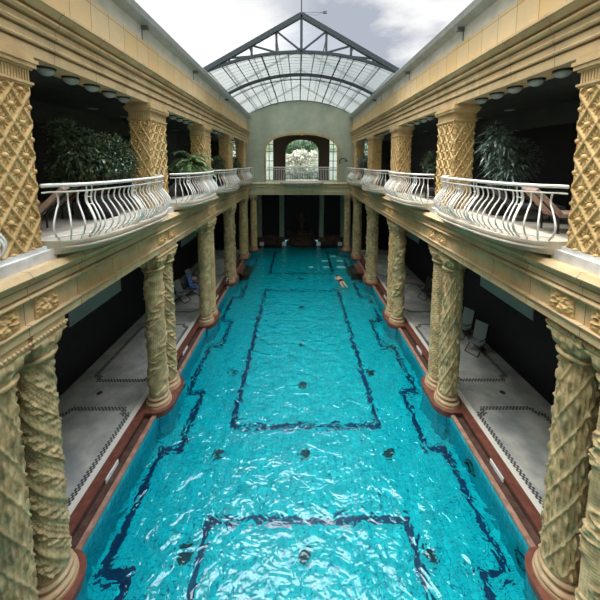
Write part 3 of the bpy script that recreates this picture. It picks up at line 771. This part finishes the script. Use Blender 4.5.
# ------------------------------------------------------------------ glazed roof over the far half
YT = 14.7
t = tag(empty('glazed_roof',(0,YT,12.1)),'steel and translucent glass gable roof over the far half of the pool','roof')
def rel(p): return (p[0],p[1]-YT,p[2]-12.1)
def bar(b, p, q, w=.1, d=.12):
    p = Vector(p); q = Vector(q); e = (q-p).normalized(); a = Vector((0,1,0)); c = e.cross(a).normalized()
    vs = []
    for P_ in (p,q):
        for i,j in ((-1,-1),(1,-1),(1,1),(-1,1)): vs.append(rel(P_+c*(w/2*i)+a*(d/2*j)))
    b.add(vs,[(0,1,2,3),(4,7,6,5),(0,4,5,1),(1,5,6,2),(2,6,7,3),(3,7,4,0)])
EAVE, APEX, EX = 12.12, 14.85, 4.98
for s in (-1,1):
    b = MB(); bar(b,(s*EX,YT,EAVE),(0,YT,APEX),.22,.2); b.build('rafter','steel',t)
def raf(x): return APEX-(APEX-EAVE)*abs(x)/EX
def chord(x): 
    c0, c1, hw = 13.20, 12.25, 4.6; R_ = (hw**2+(c0-c1)**2)/(2*(c0-c1)); return c0-R_+math.sqrt(R_*R_-x*x)
b = MB(); bar(b,(0,YT,chord(0)),(0,YT,APEX),.12,.12); b.build('king_post','steel',t)
for s in (-1,1):
    vx = (1.17,2.34,3.4)
    for x in vx: b = MB(); bar(b,(s*x,YT,chord(x)),(s*x,YT,raf(x)),.10,.1); b.build('strut','steel',t)
    for xa,xb in ((0,1.17),(1.17,2.34),(2.34,3.4)):
        b = MB(); bar(b,(s*xa,YT,chord(xa)+.03),(s*xb,YT,raf(xb)-.08),.075,.08); b.build('diagonal','steel',t)
def rib(y, th, dep, fn, name, mat='steel'):
    xs = np.linspace(-4.62,4.62,33); vs = []; fs = []
    for x in xs:
        z = fn(x)
        for a,c in ((y-dep/2,z-th/2),(y+dep/2,z-th/2),(y+dep/2,z+th/2),(y-dep/2,z+th/2)): vs.append(rel((x,a,c)))
    for i in range(32):
        o = 4*i
        for j in range(4): fs.append((o+j,o+(j+1)%4,o+4+(j+1)%4,o+4+j))
    fs += [(0,3,2,1),(128,129,130,131)]
    b = MB(); b.add(vs,fs); b.build(name,mat,t)
rib(YT,.13,.12,chord,'arched_chord')
rib(18.8,.17,.14,lambda x: vault(x)-.08,'arch_rib'); rib(20.0,.05,.06,lambda x: vault(x)-.02,'arch_rib','steelthin'); rib(26.7,.07,.08,lambda x: vault(x)-.02,'arch_rib','steelthin')
# vault sheets and glazing bars
def vfn(x,y):
    k = min(1,max(0,(y-YT)/4.1)); return chord(x)*(1-k)+vault(x)*k+.06
xs = np.linspace(-4.6,4.6,49)
for nm,ya,yb in (('vault_sheet',YT,18.8),('vault_sheet',18.8,26.9)):
    ys = np.linspace(ya,yb,9); P = np.array([[rel((x,y,vfn(x,y))) for x in xs] for y in ys])
    MB().surf(P).build(nm,'vault',t,smooth=True,recalc=False)
for i in range(15):
    x = -4.45+8.9*i/14
    b = MB(); th_ = .045 if i in (4,7,10) else .026
    b.tube([rel((x,y,vfn(x,y)-.02)) for y in np.linspace(YT,26.9,12)],th_,6); b.build('glazing_bar','steelthin',t)
# outer pitched panes and purlins
for s in (-1,1):
    b = MB(); b.add([rel(p) for p in ((s*EX,YT,EAVE+.12),(0,YT,APEX+.12),(0,27.2,APEX+.12),(s*EX,27.2,EAVE+.12))],[(0,1,2,3)]); b.build('roof_pane','pane',t,recalc=False)
    for q in (.25,.5,.75): b = MB(); b.tube([rel((s*EX*(1-q),YT,EAVE+(APEX-EAVE)*q)),rel((s*EX*(1-q),27.2,EAVE+(APEX-EAVE)*q))],.035,6); b.build('purlin','steelthin',t)
    for y in (18.8,22.9,27.1): b = MB(); bar(b,(s*EX,y,EAVE),(0,y,APEX),.12,.1); b.build('rafter','steelthin',t)
b = MB(); b.tube([rel((0,YT,APEX)),rel((0,YT,17.3))],.028,8); b.build('mast','steel',t)
b = MB(); b.tube([rel((0,YT,APEX+.12)),rel((1.0,YT,APEX+.13))],.012,6); b.tube([rel((0,YT,APEX+.05)),rel((.7,YT,APEX-.0)),rel((1.0,YT,APEX+.12))],.008,6); b.box(*[c for p in zip(rel((1.0,YT-.05,APEX+.08)),rel((1.18,YT+.05,APEX+.17))) for c in p]); b.build('antenna','steelthin',t)

# ------------------------------------------------------------------ gallery ceiling lamps
t = empty('ceiling_lamp')
LS = .78
MB().lathe([(.16,0),(.20,.01),(.215,.05),(.20,.08),(.14,.09)],24).build('ring','lampring',t,smooth=True,ang=40,loc=(0,0,-.07))
MB().lathe([(.01,-.135),(.07,-.125),(.125,-.095),(.165,-.05),(.18,0),(.17,.01)],24).build('glass_bowl','lampglass',t,smooth=True,loc=(0,0,-.07))
lf = True
for s in (-1,1):
    for k in range(4):
        mid = (VIS[k]+VIS[k+1])/2
        for j in range(5):
            o = t if lf else copy_tree(t); lf = False
            o.location = (s*4.93,mid+.64*(j-2),9.795); o.scale = (LS,LS,LS)
            tag(o, f'frosted bowl lamp, {["nearest","second","middle","fourth","farthest"][j]} of five behind the {PN[k]} {SIDE[s]} pier','ceiling lamp','bowl lamps under the gallery cornices')

# ------------------------------------------------------------------ plants
def leaves(n, fn, ln, wd, droop=.3, up=.2, seg=2):
    """n leaves; fn() gives (position, outward direction)"""
    b = MB(); vs = []; fs = []
    for _ in range(n):
        p, d = fn(); p = Vector(p); d = Vector(d)+Vector((random.gauss(0,.5),random.gauss(0,.5),random.gauss(up,.5))); 
        if d.length < 1e-3: d = Vector((0,0,1))
        d.normalize(); sd = d.cross(Vector((random.gauss(0,.4),random.gauss(0,.4),1))).normalized(); nr = sd.cross(d)
        l = ln*random.uniform(.6,1.25); w_ = wd*random.uniform(.7,1.2); o = len(vs)
        rows = [(0,.12),(.35,1),(.7,.8),(1,.03)] if seg == 2 else [(0,.3),(.3,1),(.6,.85),(.85,.5),(1,.03)]
        for q,ww in rows:
            c = p+d*(l*q)-Vector((0,0,1))*droop*l*q*q
            vs += [c-sd*(w_*ww/2), c+sd*(w_*ww/2)+nr*(.1*w_)]
        for i in range(len(rows)-1): fs.append((o+2*i,o+2*i+1,o+2*i+3,o+2*i+2))
    b.add(vs,fs); return b
def blob(c, rad, hollow=.5):
    def f():
        v = Vector((random.gauss(0,1),random.gauss(0,1),random.gauss(0,1))).normalized(); r = random.uniform(hollow,1)
        return (c[0]+v.x*rad[0]*r, c[1]+v.y*rad[1]*r, c[2]+v.z*rad[2]*r), v
    return f
def blobs(L_):
    fs_ = [(blob(c,r),r[0]*r[1]*r[2]) for c,r in L_]; ws = [x[1]**.66 for x in fs_]
    return lambda: random.choices(fs_,ws)[0][0]()
def pot(r, h, z=6.55):
    return [(r*.72,z),(r*.98,z+h*.45),(r,z+h*.8),(r*.93,z+h),(r*.82,z+h),(r*.8,z+h*.93)]
def plant(name, label, x, y, blobsL, n, ln, wd, mat, potr=.4, poth=.6, trunk=True, cat='plant', **kw):
    t = tag(empty(name,(x,y,0)),label,cat)
    MB().lathe(pot(potr,poth),28).build('pot','pot',t,smooth=True,ang=40)
    if trunk:
        b = MB()
        for i in range(3):
            c,_ = blobsL[i%len(blobsL)]
            b.tube([(.05*math.cos(i*2),.05*math.sin(i*2),6.55+poth*.8),(c[0]*.4+.04*i,c[1]*.4,(c[2]+7.3)/2-.1),(c[0],c[1],c[2])],[.04,.03,.015],7)
        b.build('stems','bark',t,smooth=True)
    leaves(n,blobs(blobsL),ln,wd,**kw).build('foliage',mat,t,recalc=False)
    return t
plant('potted_ficus','large bushy dark green ficus in a dark pot behind the nearest left balcony',-5.3,7.9,
      [((-.35,-.2,8.25),(.65,.6,.65)),((.05,.4,8.15),(.5,.65,.65)),((-.55,-.45,8.75),(.38,.35,.30)),((.1,.85,8.0),(.4,.4,.5)),((-.7,0,7.9),(.55,.6,.6))],6500,.105,.05,'leafdark',.48,.62,up=.1)
def fronds(name, label, x, y, zc, n, ln, mat, spread=.9, potr=.32, poth=.45, nl=16, h=1.0, wd=.035):
    """arching fronds with leaflets"""
    t = tag(empty(name,(x,y,0)),label,'plant'); MB().lathe(pot(potr,poth),28).build('pot','pot',t,smooth=True,ang=40)
    st_ = MB(); vs = []; fs = []
    for i in range(n):
        a = random.uniform(0,2*PI); L_ = ln*random.uniform(.7,1.15); tilt = random.uniform(.15,spread)
        pts = []
        z0 = zc+random.uniform(-.3,.25)*h
        for q in np.linspace(0,1,8):
            r = L_*q*math.sin(tilt+q*.7); z = z0+L_*q*math.cos(tilt+q*1.1)
            pts.append(Vector((r*math.cos(a),r*math.sin(a),z)))
        base = Vector((.05*math.cos(a),.05*math.sin(a),6.55+poth*.9))
        st_.tube([base,(base+pts[0])/2+Vector((.02,0,0)),*pts],[.018]*3+[.007]*7,5)
        for j in range(nl):
            q = .15+.85*j/nl; k = min(6,int(q*7)); p = pts[k].lerp(pts[k+1],q*7-k); d = (pts[k+1]-pts[k]).normalized()
            for sg in (-1,1):
                sd = d.cross(Vector((0,0,1))); sd = sd.normalized() if sd.length > .01 else Vector((1,0,0))
                e = (sd*sg+d*.7+Vector((0,0,random.uniform(-.2,.2)))).normalized(); l = .26*L_*(1.1-.5*abs(q-.4))*random.uniform(.8,1.1)
                wv = e.cross(Vector((0,0,1))).normalized()*wd*.5; o = len(vs)
                m_ = p+e*l*.5; tp = p+e*l-Vector((0,0,.3*l))
                vs += [p-wv*.4,p+wv*.4,m_-wv,m_+wv,tp]
                fs += [(o,o+1,o+3,o+2),(o+2,o+3,o+4)]
    st_.build('stems','bark',t,smooth=True)
    b = MB(); b.add(vs,fs); b.build('fronds',mat,t,recalc=False)
fronds('potted_palm','bright green arching palm behind the second left balcony',-4.95,13.5,7.8,64,1.0,'leafmid',.9,wd=.05)
plant('potted_shrub','grey green long-leaved shrub behind the nearest right balcony',5.55,8.5,
      [((0,0,8.45),(.40,.45,.50)),((.15,-.1,7.9),(.45,.5,.45)),((-.1,.1,8.8),(.25,.3,.35))],750,.30,.05,'leafgrey',.35,.5,droop=.6)
plant('potted_shrub','faint dark shrub deep in the right gallery beyond the long-leaved one',6.6,9.3,
      [((0,0,8.2),(.55,.6,.55))],900,.24,.035,'leafgrey',.3,.45,droop=.5)
plant('potted_bush','dark round bush behind the third left balcony',-4.95,18.0,[((0,0,7.95),(.42,.55,.45)),((0,.4,7.6),(.35,.4,.35))],2200,.12,.05,'leafdark',.3,.45)
plant('potted_bush','dark bush behind the fourth left balcony before the far wall',-4.95,22.9,[((0,0,8.0),(.35,.6,.45)),((0,.3,7.7),(.4,.6,.4))],1800,.13,.055,'leafdark',.3,.45)
plant('potted_bush','dark leafy bush behind the fourth right balcony before the far wall',5.0,23.0,[((-.1,0,8.1),(.45,.7,.5)),((0,.3,7.7),(.4,.6,.4))],2200,.15,.055,'leafgrey',.3,.45)
plant('potted_bush','dim dark bush behind the second right balcony',5.9,13.2,[((0,0,8.0),(.5,.6,.5))],1300,.2,.04,'leafdark',.3,.45)

# garden beyond the far window
b = MB(); b.box(-16,16,31,60,5.6,5.9); st(b.build('ground_garden','leafout'))
def gshrub(label, x, y, bl, n, ln, wd, mat):
    t = tag(empty('garden_shrub',(x,y,5.9)),label,'shrub'); b = MB()
    for i in range(3): c = bl[i%len(bl)][0]; b.tube([(.1*i-.1,0,0),(c[0]*.5,c[1]*.5,c[2]*.5),c],[.07,.05,.02],6)
    b.build('stems','bark',t); leaves(n,blobs(bl),ln,wd).build('foliage',mat,t,recalc=False)
gshrub('pale blossoming shrub seen through the far arched window',.1,35,[((-.9,0,1.6),(1.0,.8,1.1)),((.9,0,1.7),(1.1,.8,1.0)),((0,.3,2.9),(1.1,.8,.8)),((-1.4,0,2.5),(.7,.6,.6)),((1.5,.2,2.9),(.7,.6,.6))],2300,.26,.20,'blossom')
gshrub('dark hedge plant standing low before the blossoming shrub',.1,33.2,[((-1.2,0,.6),(1.0,.5,.55)),((.2,0,.5),(1.0,.5,.6)),((1.4,0,.7),(.9,.5,.6))],3500,.16,.09,'leafgrey')
gshrub('dark green tree behind the blossoming shrub beyond the far wall',-.2,38,[((-1.2,0,4.6),(1.4,1,1.2)),((1.4,0,4.9),(1.5,1,1.1)),((0,.5,3.2),(2.2,1,1.2))],5000,.22,.13,'leafout')
gshrub('green tree outside the left end of the far gallery',-7.6,34,[((0,0,3.0),(2.2,1.4,1.6)),((.8,0,1.5),(2.0,1.4,1.2))],4500,.22,.13,'leafout')
gshrub('green tree outside the right end of the far gallery',7.9,34,[((0,0,3.0),(2.2,1.4,1.6)),((-.8,0,1.5),(2.0,1.4,1.2))],4500,.22,.13,'leafout')
t = tag(empty('garden_pavilion',(0,44,5.9)),'pale building far behind the garden shrubs','building'); b = MB(); b.box(-7,7,0,3,0,4.2); b.build('wall','marblewhite',t)
b = MB(); b.sweep([(-7.4,4.2),(7.4,4.2),(5.5,5.2),(-5.5,5.2)],-.3,3.3); b.build('roof','green',t)

# ------------------------------------------------------------------ furniture
def lounger(x, y, z, rz, label, cm='cushion', group=None):
    t = tag(empty('lounge_chair',(x,y,z),rz),label,'lounge chair',group)
    b = MB(); 
    for sx in (-.3,.3): b.tube([(sx,-.8,.32),(sx,.3,.32),(sx,.78,.85)],.02,6)
    for yy in (-.78,-.2,.28): b.tube([(-.3,yy,.32),(.3,yy,.32)],.018,6)
    b.build('frame','cane',t,smooth=True)
    for i,(xx,yy) in enumerate(((-.3,-.7),(.3,-.7),(-.3,.3),(.3,.3))):
        MB().tube([(xx,yy,0),(xx,yy,.32)],.02,6).build('leg','cane',t)
    b = MB(); b.box(-.29,.29,-.8,.3,.34,.42); c = b.build('seat_cushion',cm,t); 
    b = MB(); b.sweep([(.28,.36),(.76,.88),(.70,.94),(.22,.43)],-.29,.29,'x'); b.build('back_cushion',cm,t)
    return t
lounger(-5.85,6.2,6.55,-1.1,'tan cushioned lounge chair behind the nearest left balcony, closer one')
lounger(-6.6,7.9,6.55,-1.3,'tan cushioned lounge chair behind the nearest left balcony, set farther in',)
lounger(5.6,7.6,6.55,1.2,'charcoal lounge chair behind the nearest right balcony beside the grey shrub','cushiondark')
lounger(5.6,6.3,6.55,1.35,'tan lounge chair behind the nearest right balcony, closest to the camera','cushion')
lounger(5.5,12.4,6.55,1.2,'charcoal lounge chair behind the second right balcony','cushiondark')
lounger(-5.4,11.6,6.55,-1.2,'charcoal lounge chair behind the second left balcony','cushiondark')
def deckchair(x, y, rz, label, fab='chairgrey', group='folding chairs on the pool deck'):
    t = tag(empty('folding_chair',(x,y,0),rz),label,'chair',group)
    b = MB()
    for sx in (-.26,.26):
        b.tube([(sx,-.42,.02),(sx,.18,.46),(sx,.40,1.18)],.02,6); b.tube([(sx,.38,.02),(sx,-.22,.44)],.02,6); b.tube([(sx,-.3,.62),(sx,.24,.62)],.018,6)
    for p in ((-.42,.02),(.38,.02)): b.tube([(-.26,*p),(.26,*p)],.02,6)
    b.build('frame','cane',t,smooth=True)
    b = MB(); b.sweep([(-.26,.42),(.20,.40),(.20,.44),(-.26,.46)],-.25,.25,'x'); b.build('seat',fab,t)
    b = MB(); b.sweep([(.19,.48),(.40,1.16),(.36,1.2),(.15,.48)],-.25,.25,'x'); b.build('backrest',fab,t)
    return t
deckchair(7.5,12.1,-1.0,'grey high-backed folding chair on the right deck, nearer of two')
deckchair(7.6,13.3,-1.1,'grey high-backed folding chair on the right deck, just behind its twin')
deckchair(7.5,17.2,-1.1,'dark folding chair alone farther down the right deck','cushiondark')
deckchair(-6.9,16.8,1.2,'grey folding chair on the left deck, nearest of the cluster of three')
deckchair(-6.5,17.7,1.5,'dark folding chair in the left deck cluster draped with a blue towel','cushiondark')
deckchair(-6.9,18.6,1.3,'grey folding chair on the left deck, farthest of the cluster')
b = MB(); n = 12; P = np.array([[(u_, -.40+.75*q+.0, .60+.62*q*q if q > .5 else .47+.3*q*q) for u_ in np.linspace(-.2,.2,6)] for q in np.linspace(0,1,n)])
P = np.array([[(x_+.03*math.sin(9*z_), y_, z_) for x_,y_,z_ in row] for row in P])
tw = tag(empty('blue_towel',(-6.5,17.7,0),1.5),'crumpled blue towel hanging over the dark chair on the left deck','towel')
b = MB(); b.sweep([(.13,.50),(.33,1.17),(.42,1.24),(.48,1.16),(.45,.45),(.43,.45),(.455,1.15),(.42,1.215),(.35,1.15),(.15,.49)],-.2,.2,'x'); b.sweep([(-.30,.18),(-.28,.48),(.12,.50),(.12,.47),(-.26,.455),(-.275,.18)],-.18,.2,'x'); b.build('cloth','towel',tw)
b = MB(); b.ball((0,0,.13),.2,12,1,1.2,.65); tag(b.build('pink_towel','towelpink',smooth=True,loc=(-6.85,18.65,.46-.01)),'pale pink bundled towel on the farthest left deck chair','towel')
# handrail at the left pool steps
t = tag(empty('pool_handrail',(-4.72,18.4,0)),'dark tall handrail posts at the left pool steps before the fourth column pair','handrail')
b = MB(); b.tube([(0,0,-.2),(0,0,1.0),(0,.08,1.08),(0,.55,1.08),(0,.62,1.0),(0,.62,-.2)],.03,8); b.build('rail','black',t,smooth=True)
b = MB(); b.tube([(0,0,.5),(0,.62,.5)],.018,8); b.build('crossbar','plate',t)
# red-brown entry steps between the fourth and fifth pairs
for s in (-1,1):
    b = MB()
    for i in range(3): b.box(*sorted((s*(4.68 if s<0 else 4.80),s*(4.35-.28*i))),21.6,23.6,ZB,-.12-.16*i)
    tag(b.build('entry_steps','red'),f'red marble pool steps on the {SIDE[s]}, between the fourth and fifth column pairs','steps')
# bubbling water spots
for i,(x,y,r) in enumerate([(2.97,26.0,.28),(2.13,24.7,.30),(3.4,24.7,.32),(2.08,23.2,.26),(3.28,23.2,.38),(.88,23.2,.22)]):
    P = []
    for a in np.linspace(0,2*PI,25):
        P.append([(r*q*math.cos(a)*(1+.15*math.sin(5*a+i)), r*q*.7*math.sin(a)*(1+.1*math.cos(3*a)), .05*(1-q*q)*(1+.3*math.sin(9*a*q))-.003) for q in np.linspace(0,1,7)])
    o = MB().surf(np.array(P)).build('foam_patch','foam',smooth=True,recalc=False,loc=(x,y,-.25))
    tag(o, 'bubbling patch on the far water, '+['farthest of all','left one of the farther row','right one of the farther row','left one of the nearer row','right one of the nearer row','alone towards the middle of the pool'][i],'foam','bubbling patches on the water')
# wall lamp beside the far arch
t = tag(empty('wall_lamp',(3.55,26.85,8.2)),'dark curved wall lamp bracket on the green far wall right of the arch','wall lamp')
b = MB(); b.tube([(0,0,-.25),(0,-.02,.05),(.15,-.1,.2),(.4,-.15,.22),(.55,-.15,.08)],.045,8); b.build('bracket','lampring',t,smooth=True)
b = MB(); b.lathe([(.02,.1),(.11,0),(.12,-.06),(.02,-.08)],14,(.55,-.15,0)); b.build('shade','lampring',t,smooth=True)

# ------------------------------------------------------------------ swimmer
def swimmer():
    t = tag(empty('person',(2.87,20.3,-.25),.16),'dark-haired swimmer in dark trunks face down in the right half of the pool','person')
    J = {'pel':(0,0,0),'wai':(0,.2,.01),'che':(0,.42,.02),'nec':(0,.60,.03),'hed':(0,.70,.05),'top':(0,.82,.06)}
    R_ = {'pel':.14,'wai':.125,'che':.15,'nec':.06,'hed':.09,'top':.085}
    E_ = [('pel','wai'),('wai','che'),('che','nec'),('nec','hed'),('hed','top')]
    for s,n in ((-1,'l'),(1,'r')):
        J.update({'hip'+n:(s*.10,-.10,0),'kne'+n:(s*.12,-.52,-.03),'ank'+n:(s*.13,-.92,-.02),'toe'+n:(s*.13,-1.10,-.03),
                  'sho'+n:(s*.19,.50,.0),'elb'+n:(s*.24,.78,-.04),'wri'+n:(s*.16,1.02,-.03),'han'+n:(s*.12,1.13,-.03)})
        R_.update({'hip'+n:.095,'kne'+n:.06,'ank'+n:.038,'toe'+n:.03,'sho'+n:.06,'elb'+n:.042,'wri'+n:.028,'han'+n:.03})
        E_ += [('pel','hip'+n),('hip'+n,'kne'+n),('kne'+n,'ank'+n),('ank'+n,'toe'+n),('che','sho'+n),('sho'+n,'elb'+n),('elb'+n,'wri'+n),('wri'+n,'han'+n)]
        for f in range(5):
            k = 'f%d%s'%(f,n); a = (f-2)*.22; l = (.045,.08,.085,.08,.06)[f]
            J[k] = (s*.12+math.sin(a)*l*1.2, 1.13+math.cos(a)*l, -.035); R_[k] = .009; E_.append(('han'+n,k))
    ks = list(J); me = bpy.data.meshes.new('body'); me.from_pydata([J[k] for k in ks],[(ks.index(a),ks.index(b)) for a,b in E_],[]); me.materials.append(M['skin'])
    o = bpy.data.objects.new('body',me); COL.objects.link(o); o.parent = t
    md = o.modifiers.new('skin','SKIN'); sb = o.modifiers.new('sub','SUBSURF'); sb.levels = 2; sb.render_levels = 2
    if not me.skin_vertices: 
        bm = bmesh.new(); bm.from_mesh(me); bm.verts.layers.skin.verify(); bm.to_mesh(me); bm.free()
    for i,k in enumerate(ks):
        v = me.skin_vertices[0].data[i]; r = R_[k]; v.radius = (r,r*(.75 if k in('wai','che','pel') else 1)); v.use_root = (k == 'pel')
    md.use_smooth_shade = True
    b = MB(); b.ball((0,.80,.085),.108,12,.92,1.0,.85); b.build('hair','hair',t,smooth=True)
    b = MB()
    ys = np.linspace(-.20,.12,8)
    P = np.array([[(1.06*(.165 if y > -.1 else .175)*math.cos(a), y, .005+.125*math.sin(a)) for a in np.linspace(0,2*PI,21)] for y in ys]); b.surf(P); b.build('swim_trunks','black',t,smooth=True,recalc=False)
swimmer()
